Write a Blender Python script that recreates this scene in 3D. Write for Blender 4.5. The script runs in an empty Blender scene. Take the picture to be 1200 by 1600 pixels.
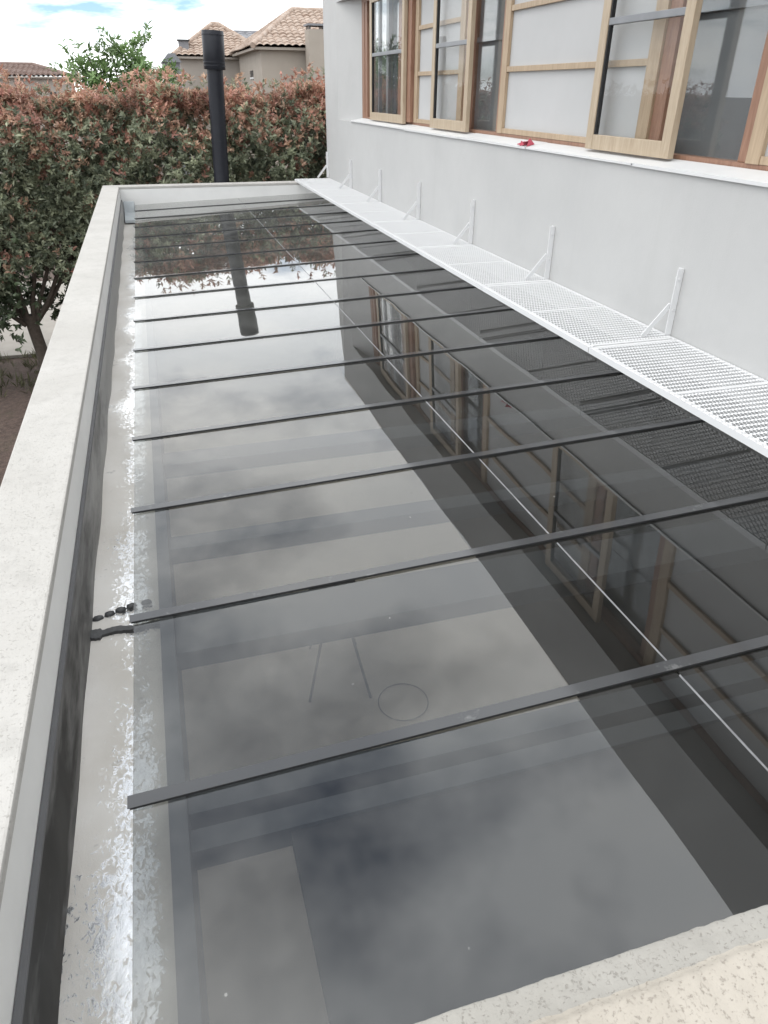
import bpy, bmesh, math, random
import numpy as np
from mathutils import Vector, Matrix
random.seed(7); rng = np.random.default_rng(7)
scene = bpy.context.scene
COL = scene.collection

# ---------------------------------------------------------------- camera
cam_d = bpy.data.cameras.new('camera'); cam = bpy.data.objects.new('camera', cam_d); COL.objects.link(cam)
cam_d.sensor_fit = 'HORIZONTAL'; cam_d.sensor_width = 36.0; cam_d.lens = 33.39
cam_d.clip_start = 0.05; cam_d.clip_end = 2000
CR = [(0.957902, -0.287012, 0.006866), (0.140558, 0.489695, 0.860489), (-0.250333, -0.8233, 0.509422)]
cam.matrix_world = Matrix(((CR[0][0], CR[1][0], CR[2][0], 0.0),
                           (CR[0][1], CR[1][1], CR[2][1], 0.0),
                           (CR[0][2], CR[1][2], CR[2][2], 4.0),
                           (0, 0, 0, 1)))
scene.camera = cam

# ---------------------------------------------------------------- sky, sun, exposure
SUN_EL, SUN_AZ = math.radians(52), math.radians(232)     # from the left, a little behind the camera
w = bpy.data.worlds.new('World'); scene.world = w; w.use_nodes = True
nt = w.node_tree; N = nt.nodes; L = nt.links
for n in list(N): N.remove(n)
wo = N.new('ShaderNodeOutputWorld'); bg = N.new('ShaderNodeBackground'); bg.inputs['Strength'].default_value = 0.1
sky = N.new('ShaderNodeTexSky'); sky.sky_type = 'NISHITA'; sky.sun_disc = False
sky.sun_elevation = SUN_EL; sky.sun_rotation = SUN_AZ; sky.air_density = 0.9; sky.dust_density = 0.1; sky.ozone_density = 4.0
tc = N.new('ShaderNodeTexCoord'); sp = N.new('ShaderNodeSeparateXYZ'); L.new(tc.outputs['Generated'], sp.inputs[0])
def wm(op, a, b=None, clamp=False):
    m = N.new('ShaderNodeMath'); m.operation = op; m.use_clamp = clamp
    for i, v in enumerate((a, b)):
        if v is None: continue
        if isinstance(v, (int, float)): m.inputs[i].default_value = v
        else: L.new(v, m.inputs[i])
    return m.outputs[0]
zz = wm('ADD', wm('MAXIMUM', sp.outputs['Z'], 0.0), 0.22)
cx = wm('DIVIDE', sp.outputs['X'], zz); cy = wm('DIVIDE', sp.outputs['Y'], zz)
cb = N.new('ShaderNodeCombineXYZ'); L.new(cx, cb.inputs[0]); L.new(cy, cb.inputs[1])
def wnoise(scale, detail, rough, off):
    mp = N.new('ShaderNodeMapping'); mp.inputs['Location'].default_value = off; L.new(cb.outputs[0], mp.inputs[0])
    t = N.new('ShaderNodeTexNoise'); t.inputs['Scale'].default_value = scale; t.inputs['Detail'].default_value = detail
    t.inputs['Roughness'].default_value = rough; L.new(mp.outputs[0], t.inputs['Vector']); return t.outputs['Fac']
def wramp(v, stops):
    r = N.new('ShaderNodeValToRGB'); L.new(v, r.inputs[0])
    e = r.color_ramp.elements
    while len(e) < len(stops): e.new(0.5)
    for i, (p, c) in enumerate(stops): e[i].position = p; e[i].color = (*c, 1)
    return r.outputs[0]
mask = wramp(wnoise(1.1, 6, 0.58, (9.65, 5.56, 0)), [(0.345, (0, 0, 0)), (0.50, (1, 1, 1))])
ccol = wramp(wnoise(1.3, 5, 0.55, (7.3, 4.2, 0)), [(0.30, (18.2, 19.2, 20.2)), (0.50, (22.6, 23.2, 23.7)), (0.70, (27.5, 27.4, 26.9))])
bl = N.new('ShaderNodeMix'); bl.data_type = 'RGBA'; bl.blend_type = 'MIX'; bl.inputs['Factor'].default_value = 1.0
skb = N.new('ShaderNodeMix'); skb.data_type = 'RGBA'; skb.blend_type = 'MULTIPLY'; skb.inputs['Factor'].default_value = 1.0
L.new(sky.outputs[0], skb.inputs['A']); skb.inputs['B'].default_value = (1.3, 1.38, 1.38, 1)
L.new(mask, bl.inputs['Factor']); L.new(skb.outputs['Result'], bl.inputs['A']); L.new(ccol, bl.inputs['B'])
L.new(bl.outputs['Result'], bg.inputs['Color']); L.new(bg.outputs[0], wo.inputs[0])

sd = bpy.data.lights.new('sun', 'SUN'); sd.energy = 0.7; sd.angle = math.radians(28); sd.color = (1.0, 0.95, 0.88)
sun = bpy.data.objects.new('sun', sd); COL.objects.link(sun)
sv = Vector((math.sin(SUN_AZ) * math.cos(SUN_EL), math.cos(SUN_AZ) * math.cos(SUN_EL), math.sin(SUN_EL)))
sun.rotation_euler = sv.to_track_quat('Z', 'Y').to_euler(); sun.location = (-6, -4, 12)

vs = scene.view_settings; vs.view_transform = 'Standard'; vs.look = 'None'; vs.gamma = 1.0; vs.exposure = 0.09; vs.use_curve_mapping = False
scene.render.engine = 'CYCLES'
scene.cycles.transparent_max_bounces = 16; scene.cycles.max_bounces = 10

# ---------------------------------------------------------------- materials
MATS = {}
class NT:
    """small helper round a material's node tree"""
    def __init__(s, name):
        s.m = bpy.data.materials.new(name); s.m.use_nodes = True; MATS[name] = s.m
        s.t = s.m.node_tree; s.n = s.t.nodes; s.l = s.t.links
        s.b = s.n['Principled BSDF']; s.out = s.n['Material Output']
        s.co = s.n.new('ShaderNodeTexCoord'); s.geo = s.n.new('ShaderNodeNewGeometry')
    def put(s, v, sock):
        if isinstance(v, (int, float)): sock.default_value = v
        elif isinstance(v, tuple): sock.default_value = (*v, 1) if len(v) == 3 and len(sock.default_value) == 4 else v
        else: s.l.new(v, sock)
    def set(s, **k):
        for a, v in k.items(): s.put(v, s.b.inputs[a.replace('_', ' ')])
        return s
    def pos(s): return s.geo.outputs['Position']
    def map(s, scale=(1, 1, 1), loc=(0, 0, 0), src=None):
        m = s.n.new('ShaderNodeMapping'); m.inputs['Scale'].default_value = scale; m.inputs['Location'].default_value = loc
        s.l.new(src or s.pos(), m.inputs[0]); return m.outputs[0]
    def noise(s, scale, detail=4, rough=0.5, vec=None, dist=0.0):
        t = s.n.new('ShaderNodeTexNoise'); t.inputs['Scale'].default_value = scale; t.inputs['Detail'].default_value = detail
        t.inputs['Roughness'].default_value = rough; t.inputs['Distortion'].default_value = dist
        s.l.new(vec or s.pos(), t.inputs['Vector']); return t.outputs['Fac']
    def voro(s, scale, vec=None):
        t = s.n.new('ShaderNodeTexVoronoi'); t.inputs['Scale'].default_value = scale; s.l.new(vec or s.pos(), t.inputs['Vector']); return t.outputs['Distance']
    def ramp(s, v, *stops):
        r = s.n.new('ShaderNodeValToRGB'); s.l.new(v, r.inputs[0]); e = r.color_ramp.elements
        while len(e) < len(stops): e.new(0.5)
        for i, (p, c) in enumerate(stops):
            e[i].position = p; e[i].color = (c, c, c, 1) if isinstance(c, (int, float)) else (*c, 1)
        return r.outputs[0]
    def math(s, op, a, b=None, clamp=False):
        m = s.n.new('ShaderNodeMath'); m.operation = op; m.use_clamp = clamp; s.put(a, m.inputs[0])
        if b is not None: s.put(b, m.inputs[1])
        return m.outputs[0]
    def mix(s, f, a, b, mode='MIX'):
        m = s.n.new('ShaderNodeMix'); m.data_type = 'RGBA'; m.blend_type = mode
        s.put(f, m.inputs['Factor']); s.put(a, m.inputs['A']); s.put(b, m.inputs['B']); return m.outputs['Result']
    def bump(s, h, strength=0.3, dist=0.01):
        b = s.n.new('ShaderNodeBump'); b.inputs['Strength'].default_value = strength; b.inputs['Distance'].default_value = dist
        s.l.new(h, b.inputs['Height']); s.l.new(b.outputs[0], s.b.inputs['Normal']); return b.outputs[0]
    def axis(s, i):
        x = s.n.new('ShaderNodeSeparateXYZ'); s.l.new(s.pos(), x.inputs[0]); return x.outputs[i]

def simple(name, col, rough=0.6, metal=0.0, var=0.12, scale=8, bump=0.0, bscale=60):
    k = NT(name); v = k.noise(scale, 5, 0.6)
    k.set(Base_Color=k.mix(k.ramp(v, (0.3, 0.0), (0.7, 1.0)), tuple(c * (1 - var) for c in col), tuple(min(1, c * (1 + var)) for c in col)), Roughness=rough, Metallic=metal)
    if bump: k.bump(k.noise(bscale, 3, 0.6), bump, 0.004)
    return k

# pitted cream concrete copings
def coping(name, c0, c1, cs, pitlo=0.32):
    k = NT(name); a = k.noise(2.2, 6, 0.6); pit = k.noise(150, 3, 0.65); pits = k.ramp(pit, (pitlo, 0.0), (pitlo + 0.08, 1.0))
    worm = k.ramp(k.noise(105, 4, 0.7, k.map((1, 0.6, 1)), 1.0), (0.33, 0.0), (0.39, 1.0))
    zone = k.ramp(k.noise(5, 4, 0.6), (0.40, 0.0), (0.62, 1.0))
    spots = k.math('MULTIPLY', pits, k.math('MAXIMUM', worm, zone))
    c = k.mix(k.ramp(a, (0.3, 0.0), (0.7, 1.0)), c0, c1)
    c = k.mix(k.math('MULTIPLY', k.ramp(k.noise(11, 6, 0.7), (0.5, 0.0), (0.72, 1.0)), 0.35), c, tuple(q * 0.72 for q in c0))
    k.set(Base_Color=k.mix(spots, cs, c), Roughness=0.85); k.bump(k.math('ADD', spots, k.math('MULTIPLY', pit, 0.6)), 0.4, 0.004)
coping('coping', (0.37, 0.355, 0.33), (0.435, 0.42, 0.395), (0.315, 0.30, 0.275))
coping('coping_grey', (0.31, 0.295, 0.265), (0.365, 0.35, 0.32), (0.24, 0.225, 0.20), 0.33)
coping('coping_cream', (0.37, 0.335, 0.285), (0.45, 0.41, 0.355), (0.29, 0.26, 0.22), 0.33)

simple('parapet_face', (0.67, 0.665, 0.645), 0.75, var=0.05, scale=3, bump=0.15)
# fine plaster of the house
k = NT('plaster'); c = k.mix(k.ramp(k.noise(1.1, 6, 0.65), (0.3, 0.0), (0.75, 1.0)), (0.435, 0.432, 0.425), (0.485, 0.481, 0.471))
runs = k.math('MULTIPLY', k.ramp(k.noise(3.2, 6, 0.7, k.map((1, 2.2, 0.16))), (0.55, 0.0), (0.80, 1.0)), 0.16)
grime = k.math('MULTIPLY', k.ramp(k.noise(2.3, 8, 0.75), (0.55, 0.0), (0.8, 1.0)), 0.22)
c = k.mix(k.math('MAXIMUM', runs, grime), c, (0.33, 0.325, 0.305))
k.set(Base_Color=c, Roughness=0.8); k.bump(k.math('ADD', k.noise(140, 4, 0.7), k.math('MULTIPLY', k.noise(9, 3, 0.5), 2.0)), 0.22, 0.004)
simple('charcoal_wall', (0.035, 0.033, 0.032), 0.7)
simple('white_paint', (0.62, 0.62, 0.615), 0.45, var=0.03)
k = NT('white_steel'); rust = k.ramp(k.noise(7, 6, 0.75), (0.70, 0.0), (0.78, 1.0))
k.set(Base_Color=k.mix(rust, (0.62, 0.62, 0.62), (0.36, 0.26, 0.19)), Roughness=0.45); 
simple('panel_white', (0.435, 0.433, 0.43), 0.7, var=0.04, scale=2)
def wood(name, c0, c1, rough=0.55):
    k = NT(name); v = k.noise(14, 5, 0.65, k.map((3, 3, 0.35)), 0.8); g = k.noise(70, 3, 0.6, k.map((1.5, 1.5, 0.12)))
    k.set(Base_Color=k.mix(k.ramp(k.math('ADD', k.math('MULTIPLY', v, 0.7), k.math('MULTIPLY', g, 0.3)), (0.35, 0.0), (0.68, 1.0)), c0, c1), Roughness=rough); k.bump(g, 0.1, 0.002)
wood('wood_light', (0.34, 0.262, 0.178), (0.46, 0.375, 0.275)); wood('wood_red', (0.20, 0.10, 0.062), (0.31, 0.175, 0.115)); wood('wood_batten', (0.31, 0.225, 0.145), (0.43, 0.325, 0.22))
simple('grey_metal', (0.19, 0.195, 0.205), 0.4, 0.3)
simple('rubber', (0.012, 0.012, 0.013), 0.6)
simple('screen', (0.17, 0.175, 0.18), 0.7, var=0.06)
k = simple('bar_cover', (0.05, 0.051, 0.053), 0.22, var=0.25, scale=14)
# powdery lime marks on the covers
dust = k.math('MULTIPLY', k.ramp(k.noise(9, 6, 0.75), (0.60, 0.0), (0.75, 1.0)), 0.25)
k.set(Base_Color=k.mix(dust, (0.055, 0.056, 0.058), (0.5, 0.5, 0.48)), Roughness=k.math('ADD', 0.09, dust))
simple('silicone', (0.17, 0.17, 0.175), 0.5, var=0.25, scale=30)
simple('beam', (0.11, 0.118, 0.135), 0.5)
simple('ceiling_board', (0.05, 0.05, 0.053), 0.8)

def glass(name, tint, r0, dustamt=0.0, wob=0.0, gr=1.0):
    k = NT(name); k.n.remove(k.b)
    lw = k.n.new('ShaderNodeLayerWeight'); lw.inputs['Blend'].default_value = 0.5
    f = k.math('ADD', r0, k.math('MULTIPLY', k.math('POWER', lw.outputs['Facing'], 5.0), gr * (1 - r0)))
    tr = k.n.new('ShaderNodeBsdfTransparent'); tr.inputs['Color'].default_value = (*tint, 1)
    gl = k.n.new('ShaderNodeBsdfGlossy'); gl.inputs['Roughness'].default_value = 0.0; gl.inputs['Color'].default_value = (1, 1, 1, 1)
    if wob:
        b = k.n.new('ShaderNodeBump'); b.inputs['Strength'].default_value = 1.0; b.inputs['Distance'].default_value = wob
        k.l.new(k.noise(1.6, 1, 0.4), b.inputs['Height']); k.l.new(b.outputs[0], gl.inputs['Normal'])
    ms = k.n.new('ShaderNodeMixShader'); k.l.new(f, ms.inputs[0]); k.l.new(tr.outputs[0], ms.inputs[1]); k.l.new(gl.outputs[0], ms.inputs[2])
    o = ms.outputs[0]
    if dustamt:
        d = k.n.new('ShaderNodeBsdfDiffuse'); d.inputs['Color'].default_value = (0.42, 0.42, 0.40, 1)
        film = k.ramp(k.noise(2.0, 6, 0.65, k.map((1, 1, 1)), 1.2), (0.40, 0.35), (0.75, 1.0))
        speck = k.math('MULTIPLY', k.ramp(k.voro(9), (0.018, 1.0), (0.035, 0.0)), 12.0)
        graz = k.math('ADD', 1.0, k.math('MULTIPLY', k.math('POWER', lw.outputs['Facing'], 5.0), 9.0))
        m2 = k.n.new('ShaderNodeMixShader'); k.l.new(k.math('MULTIPLY', k.math('ADD', k.math('MULTIPLY', film, graz), speck), dustamt, True), m2.inputs[0]); k.l.new(o, m2.inputs[1]); k.l.new(d.outputs[0], m2.inputs[2]); o = m2.outputs[0]
    k.l.new(o, k.out.inputs['Surface'])
glass('roof_glass', (0.41, 0.415, 0.405), 0.079, 0.035, 0.0022)
glass('glass_under', (0.92, 0.93, 0.92), 0.0)
glass('window_glass', (0.90, 0.91, 0.91), 0.05)
glass('clear_glass', (0.95, 0.955, 0.955), 0.012, gr=0.25)
# gutter: pale-painted aluminium-faced membrane; exposed foil towards the glass also paints in wet glints
k = NT('membrane'); x = k.axis(0)
grad = k.ramp(k.math('MULTIPLY', k.math('ADD', x, 0.36), 5.0), (0.12, 0.0), (0.55, 1.0), (0.80, 0.95), (0.95, 0.0))
n1 = k.noise(75, 8, 0.78, k.map((1, 0.6, 1)), 1.0); n2 = k.noise(2.6, 3, 0.6)
fo = k.ramp(k.math('ADD', k.math('ADD', n1, k.math('MULTIPLY', grad, 0.17)), k.math('MULTIPLY', n2, 0.62)), (0.955, 0.0), (1.015, 1.0))
dirt = k.ramp(k.noise(16, 6, 0.72), (0.60, 0.0), (0.68, 1.0)); dirt2 = k.math('MULTIPLY', dirt, k.ramp(k.noise(2.4, 2), (0.45, 0.0), (0.6, 1.0)))
pc = k.mix(k.ramp(k.noise(4, 4), (0.3, 0.0), (0.7, 1.0)), (0.54, 0.505, 0.455), (0.64, 0.615, 0.575))
pc = k.mix(k.math('MULTIPLY', dirt2, 0.7), pc, (0.15, 0.145, 0.14))
k.set(Base_Color=k.mix(fo, pc, (0.68, 0.69, 0.70)), Metallic=k.math('MULTIPLY', fo, 0.9), Roughness=k.math('SUBTRACT', 0.42, k.math('MULTIPLY', fo, 0.20)))
k.bump(k.math('ADD', k.noise(9, 3, 0.5), k.math('MULTIPLY', n1, 0.25)), 0.35, 0.01)
k = NT('flashing'); dark_tone = k.mix(k.ramp(k.noise(5, 5, 0.6), (0.3, 0.0), (0.7, 1.0)), (0.022, 0.021, 0.020), (0.040, 0.038, 0.036))
far_pale = k.ramp(k.math('ADD', k.math('MULTIPLY', k.axis(1), 0.16), k.math('MULTIPLY', k.noise(4, 5, 0.65, k.map((1, 0.5, 2))), 0.9)), (0.62, 0.0), (1.25, 1.0))  # dark at the near end, patchy pale grey blended in towards the far end
k.set(Base_Color=k.mix(far_pale, dark_tone, (0.34, 0.335, 0.325)), Roughness=0.55, Specular_IOR_Level=0.15); k.bump(k.noise(6, 2, 0.4, k.map((1, 1.2, 0.5))), 0.25, 0.03)
simple('flashing_lip', (0.075, 0.075, 0.078), 0.5)
simple('bitumen', (0.055, 0.055, 0.056), 0.5, var=0.3, scale=40, bump=0.5)
simple('membrane_patch', (0.42, 0.45, 0.46), 0.4, bump=0.3)
simple('black_steel', (0.012, 0.013, 0.018), 0.42, 0.0, var=0.2).set(Specular_IOR_Level=0.3)
simple('pale_floor', (0.84, 0.745, 0.655), 0.55, var=0.04, scale=3)
simple('room_wall', (0.30, 0.29, 0.28), 0.8)
simple('red_cloth', (0.42, 0.07, 0.10), 0.7)
# soil
k = NT('soil'); n = k.noise(1.4, 8, 0.7); n2 = k.noise(14, 6, 0.7)
c = k.mix(k.ramp(n2, (0.35, 0.0), (0.65, 1.0)), (0.055, 0.036, 0.028), (0.115, 0.078, 0.062)); c = k.mix(k.ramp(n, (0.55, 0.0), (0.72, 1.0)), c, (0.07, 0.06, 0.035))
k.set(Base_Color=c, Roughness=0.95); k.bump(n2, 0.8, 0.05)
simple('pale_paving', (0.29, 0.265, 0.235), 0.85, var=0.1, scale=3)
simple('render_beige', (0.33, 0.29, 0.245), 0.85, var=0.05, scale=2); simple('render_cream', (0.36, 0.32, 0.28), 0.85, var=0.05, scale=2)
k = NT('terracotta'); v = k.noise(5.5, 3, 0.6); k.set(Base_Color=k.ramp(v, (0.30, (0.27, 0.19, 0.145)), (0.5, (0.35, 0.27, 0.215)), (0.70, (0.43, 0.355, 0.30))), Roughness=0.85)
k = NT('brown_tile'); v = k.noise(4, 3, 0.6); k.set(Base_Color=k.ramp(v, (0.3, (0.14, 0.095, 0.08)), (0.7, (0.22, 0.155, 0.13))), Roughness=0.85)
simple('slate', (0.20, 0.20, 0.21), 0.8); simple('dark_opening', (0.02, 0.02, 0.022), 0.3)
simple('bark', (0.085, 0.066, 0.052), 0.9, var=0.3, scale=20, bump=0.6, bscale=40)
k = NT('leaf'); at = k.n.new('ShaderNodeAttribute'); at.attribute_name = 'Col'
k.set(Base_Color=at.outputs['Color'], Roughness=0.42)
tl = k.n.new('ShaderNodeBsdfTranslucent'); k.l.new(at.outputs['Color'], tl.inputs['Color'])
ms = k.n.new('ShaderNodeMixShader'); ms.inputs[0].default_value = 0.33; k.l.new(k.b.outputs[0], ms.inputs[1]); k.l.new(tl.outputs[0], ms.inputs[2]); k.l.new(ms.outputs[0], k.out.inputs['Surface'])

# ---------------------------------------------------------------- mesh helpers
def tag(o, label=None, cat=None, group=None, kind=None):
    for a, v in (('label', label), ('category', cat), ('group', group), ('kind', kind)):
        if v: o[a] = v
    return o
def empty(name, loc, label, cat, group=None):
    o = bpy.data.objects.new(name, None); o.location = loc; o.empty_display_size = 0.2; COL.objects.link(o); return tag(o, label, cat, group)
def origin(p):
    v = Vector((0, 0, 0))
    while p is not None: v = v + Vector(p.location); p = p.parent
    return v
class MB:
    def __init__(s): s.v = []; s.f = []; s.mi = []; s.sm = []
    def add(s, vs, fs, mi=0, smooth=False):
        o = len(s.v); s.v += [tuple(v) for v in vs]; s.f += [tuple(i + o for i in f) for f in fs]; s.mi += [mi] * len(fs); s.sm += [smooth] * len(fs); return s
    def box(s, x0, x1, y0, y1, z0, z1, mi=0, sl=0.0, xr=0.0):
        """box; sl tilts it: z rises by sl per metre of x from xr"""
        vs = [(x, y, z + sl * (x - xr)) for z in (z0, z1) for y in (y0, y1) for x in (x0, x1)]
        return s.add(vs, [(0, 2, 3, 1), (4, 5, 7, 6), (0, 1, 5, 4), (2, 6, 7, 3), (0, 4, 6, 2), (1, 3, 7, 5)], mi)
    def prism(s, pts, y0, y1, mi=0):
        """profile in x,z extruded along y"""
        n = len(pts); vs = [(x, y0, z) for x, z in pts] + [(x, y1, z) for x, z in pts]
        fs = [tuple(range(n)), tuple(range(2 * n - 1, n - 1, -1))] + [(i, i + n, (i + 1) % n + n, (i + 1) % n) for i in range(n)]
        return s.add(vs, fs, mi)
    def prismx(s, pts, x0, x1, mi=0):
        n = len(pts); vs = [(x0, y, z) for y, z in pts] + [(x1, y, z) for y, z in pts]
        fs = [tuple(range(n - 1, -1, -1)), tuple(range(n, 2 * n))] + [((i + 1) % n, (i + 1) % n + n, i + n, i) for i in range(n)]
        return s.add(vs, fs, mi)
    def tube(s, pts, rad, seg=8, mi=0, cap=True):
        pts = [Vector(p) for p in pts]; rs = rad if isinstance(rad, (list, tuple)) else [rad] * len(pts)
        vs = []
        for i, p in enumerate(pts):
            d = (pts[min(i + 1, len(pts) - 1)] - pts[max(i - 1, 0)]).normalized()
            a = d.orthogonal().normalized() if abs(d.z) < 0.95 else Vector((1, 0, 0)); a = (a - d * a.dot(d)).normalized(); b = d.cross(a)
            vs += [tuple(p + (a * math.cos(2 * math.pi * j / seg) + b * math.sin(2 * math.pi * j / seg)) * rs[i]) for j in range(seg)]
        fs = [(i * seg + j, i * seg + (j + 1) % seg, (i + 1) * seg + (j + 1) % seg, (i + 1) * seg + j) for i in range(len(pts) - 1) for j in range(seg)]
        s.add(vs, fs, mi, True)
        if cap: s.add(vs, [tuple(range(seg - 1, -1, -1)), tuple(range((len(pts) - 1) * seg, len(pts) * seg))], mi)
        return s
    def bar(s, a, b, wx, wy, mi=0, side=Vector((0, 1, 0))):
        """rectangular bar from a to b, wx across in-plane, wy along 'side'"""
        a = Vector(a); b = Vector(b); d = (b - a).normalized(); n = d.cross(side).normalized(); q = [n * (i * wx / 2) + side * (j * wy / 2) for i, j in ((-1, -1), (1, -1), (1, 1), (-1, 1))]
        vs = [tuple(a + e) for e in q] + [tuple(b + e) for e in q]
        return s.add(vs, [(3, 2, 1, 0), (4, 5, 6, 7), (0, 1, 5, 4), (1, 2, 6, 5), (2, 3, 7, 6), (3, 0, 4, 7)], mi)
    def build(s, name, mats, parent=None, bevel=0.0, fix=True):
        me = bpy.data.meshes.new(name); o3 = origin(parent)
        me.from_pydata([(x - o3.x, y - o3.y, z - o3.z) for x, y, z in s.v], [], s.f)
        for m in (mats if isinstance(mats, (list, tuple)) else [mats]): me.materials.append(MATS[m])
        me.polygons.foreach_set('material_index', s.mi); me.polygons.foreach_set('use_smooth', s.sm)
        if fix and len(s.f) < 20000:
            bm = bmesh.new(); bm.from_mesh(me); bmesh.ops.recalc_face_normals(bm, faces=bm.faces)
            if bevel: bmesh.ops.bevel(bm, geom=[e for e in bm.edges if e.calc_face_angle(0) > 0.5], offset=bevel, segments=2, affect='EDGES', profile=0.6)
            bm.to_mesh(me); bm.free()
        me.update(); o = bpy.data.objects.new(name, me); COL.objects.link(o)
        if parent is not None: o.parent = parent
        return o
def B(*a, **k): return MB().box(*a, **k)
def copy_tree(o, parent=None, dloc=None):
    c = o.copy(); COL.objects.link(c); c.parent = parent
    if dloc is not None: c.location = Vector(o.location) + Vector(dloc)
    for ch in list(o.children):
        if ch is not c: copy_tree(ch, c)
    return c

# key dimensions (metres, ground at z = 0)
XP0, XP1 = -0.567, -0.374          # left parapet
PT = 2.95                          # parapet top
YF = 10.16; YN = 0.44              # far / near inner faces
XW = 2.335; YC = 10.43             # house wall plane and far corner
XG = -0.211; SL = 0.033; ZG = 2.74
PITCH = 0.6105
def gz(x): return ZG + SL * (x - XG)

# ---------------------------------------------------------------- ground
m = MB(); n = 40
xs = np.concatenate([[-600, -150, -50, -25], np.linspace(-14, 14, 41), [25, 50, 150, 600]]); ys = np.concatenate([[-200, -50, -15], np.linspace(-6, 30, 49), [60, 150, 400, 900]])
vs = [(x, y, (0.03 * math.sin(x * 1.7 + y) + 0.03 * math.sin(y * 2.3 - x * .6) - 0.03) if (-14 < x < 14 and 10.6 < y < 13.2) else -0.03) for y in ys for x in xs]
nx = len(xs); m.add(vs, [(j * nx + i, j * nx + i + 1, (j + 1) * nx + i + 1, (j + 1) * nx + i) for j in range(len(ys) - 1) for i in range(nx - 1)], 0, True)
tag(m.build('ground', 'soil', fix=False), kind='structure')
tag(B(-30, 30, 13.25, 19.0, -0.02, 0.03).build('path', 'pale_paving'), kind='structure')

# ---------------------------------------------------------------- parapets
def strip_noise(m): return m
def parapet(name, x0, x1, y0, y1, label, chamfer=None):
    r = empty(name, ((x0 + x1) / 2, (y0 + y1) / 2, 0), label, 'wall')
    B(x0, x1, y0, y1, -0.02, PT - 0.03).build('wall_face', 'parapet_face', r)
    m = B(x0 - 0.002, x1 + 0.002, y0 - 0.002, y1 + 0.002, PT - 0.03, PT)
    c = m.build('coping', 'coping', r, bevel=0.006)
    return r, c
parapet('parapet_wall', XP0, XP1, -1.5, YF + 0.2, 'long pale concrete parapet beside the gutter, running from the lower left away to the far corner')
parapet('parapet_wall', XP1 + 0.002, XW - 0.002, YF, YF + 0.2, 'short pale concrete parapet closing the far end of the glass roof, in front of the flue')
# near parapet: rough cast edge with a sloped arris strip
r = empty('parapet_wall', (0.9, 0.3, 0), 'rough cream concrete parapet in the lower right corner, nearest to the camera', 'wall')
B(XP1 + 0.002, XW - 0.002, 0.12, YN - 0.012, -0.02, PT - 0.06).build('wall_face', 'parapet_face', r)
from mathutils import noise as mn
m = MB(); nn = 420
prof = [(YN, PT - 0.060), (YN, PT - 0.030), (YN - 0.003, PT - 0.022)] + [(YN - 0.006 - 0.0075 * i, PT - 0.0195 + 0.0019 * i) for i in range(7)] + [(0.381, PT - 0.003), (0.377, PT + 0.003)] + [(0.370 - 0.012 * i, PT + 0.0045 + 0.0004 * i) for i in range(15)] + [(0.12, PT - 0.0), (0.12, PT - 0.06)]
rows = []; k9 = len(prof)
for i in range(nn + 1):
    x = XP1 + 0.004 + (XW - XP1 - 0.008) * i / nn
    w1 = 0.0022 * mn.noise((x * 14, 0, 0)) + 0.0016 * mn.noise((x * 60, 3, 0)); w2 = 0.006 * mn.noise((x * 7, 7, 0)) + 0.0032 * mn.noise((x * 42, 9, 0)) + 0.0016 * mn.noise((x * 120, 9, 0))
    for j, (y, z) in enumerate(prof):
        yy = y + (w1 if j < 4 else w2 if 8 <= j <= 12 else 0)
        rows.append((x, yy, z + (0.0016 * mn.noise((x * 30, yy * 30, 1)) + 0.0012 * mn.noise((x * 90, yy * 90, 2)) if 1 < j < k9 - 2 else 0)))
m.add(rows, [(i * k9 + j, (i + 1) * k9 + j, (i + 1) * k9 + (j + 1) % k9, i * k9 + (j + 1) % k9) for i in range(nn) for j in range(k9)], 0, True)
m.mi = [1 if (q % k9) < 9 else 0 for q in range(nn * k9)]
m.build('coping', ['coping_cream', 'coping_grey'], r)

# ---------------------------------------------------------------- gutter along the left parapet
g = empty('roof_gutter', (-0.26, 5.3, 2.45), 'wet silvery box gutter with a dark upstand between the long parapet and the glass', 'gutter')
XR = -0.158; GZ = 2.57
m = MB(); ny = 240; xs = np.linspace(XP1 + 0.004, XR, 9); rows = []
for i in range(ny + 1):
    y = YN + (YF - YN) * i / ny
    rows += [(x, y, GZ + 0.0035 * math.sin(y * 3.1 + x * 8) + 0.003 * math.sin(y * 7.7 + x * 21) + rng.normal(0, 0.0007)) for x in xs]
m.add(rows, [(i * 9 + j, i * 9 + j + 1, (i + 1) * 9 + j + 1, (i + 1) * 9 + j) for i in range(ny) for j in range(8)], 0, True)
m.build('gutter_bed', 'membrane', g, fix=False)
B(XP1 + 0.004, -0.118, YN, YF, 2.44, 2.55).build('gutter_base', 'beam', g)
B(XR, -0.118, YN, YF - 0.001, 2.55, 2.60).build('gutter_rim', 'beam', g)
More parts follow.
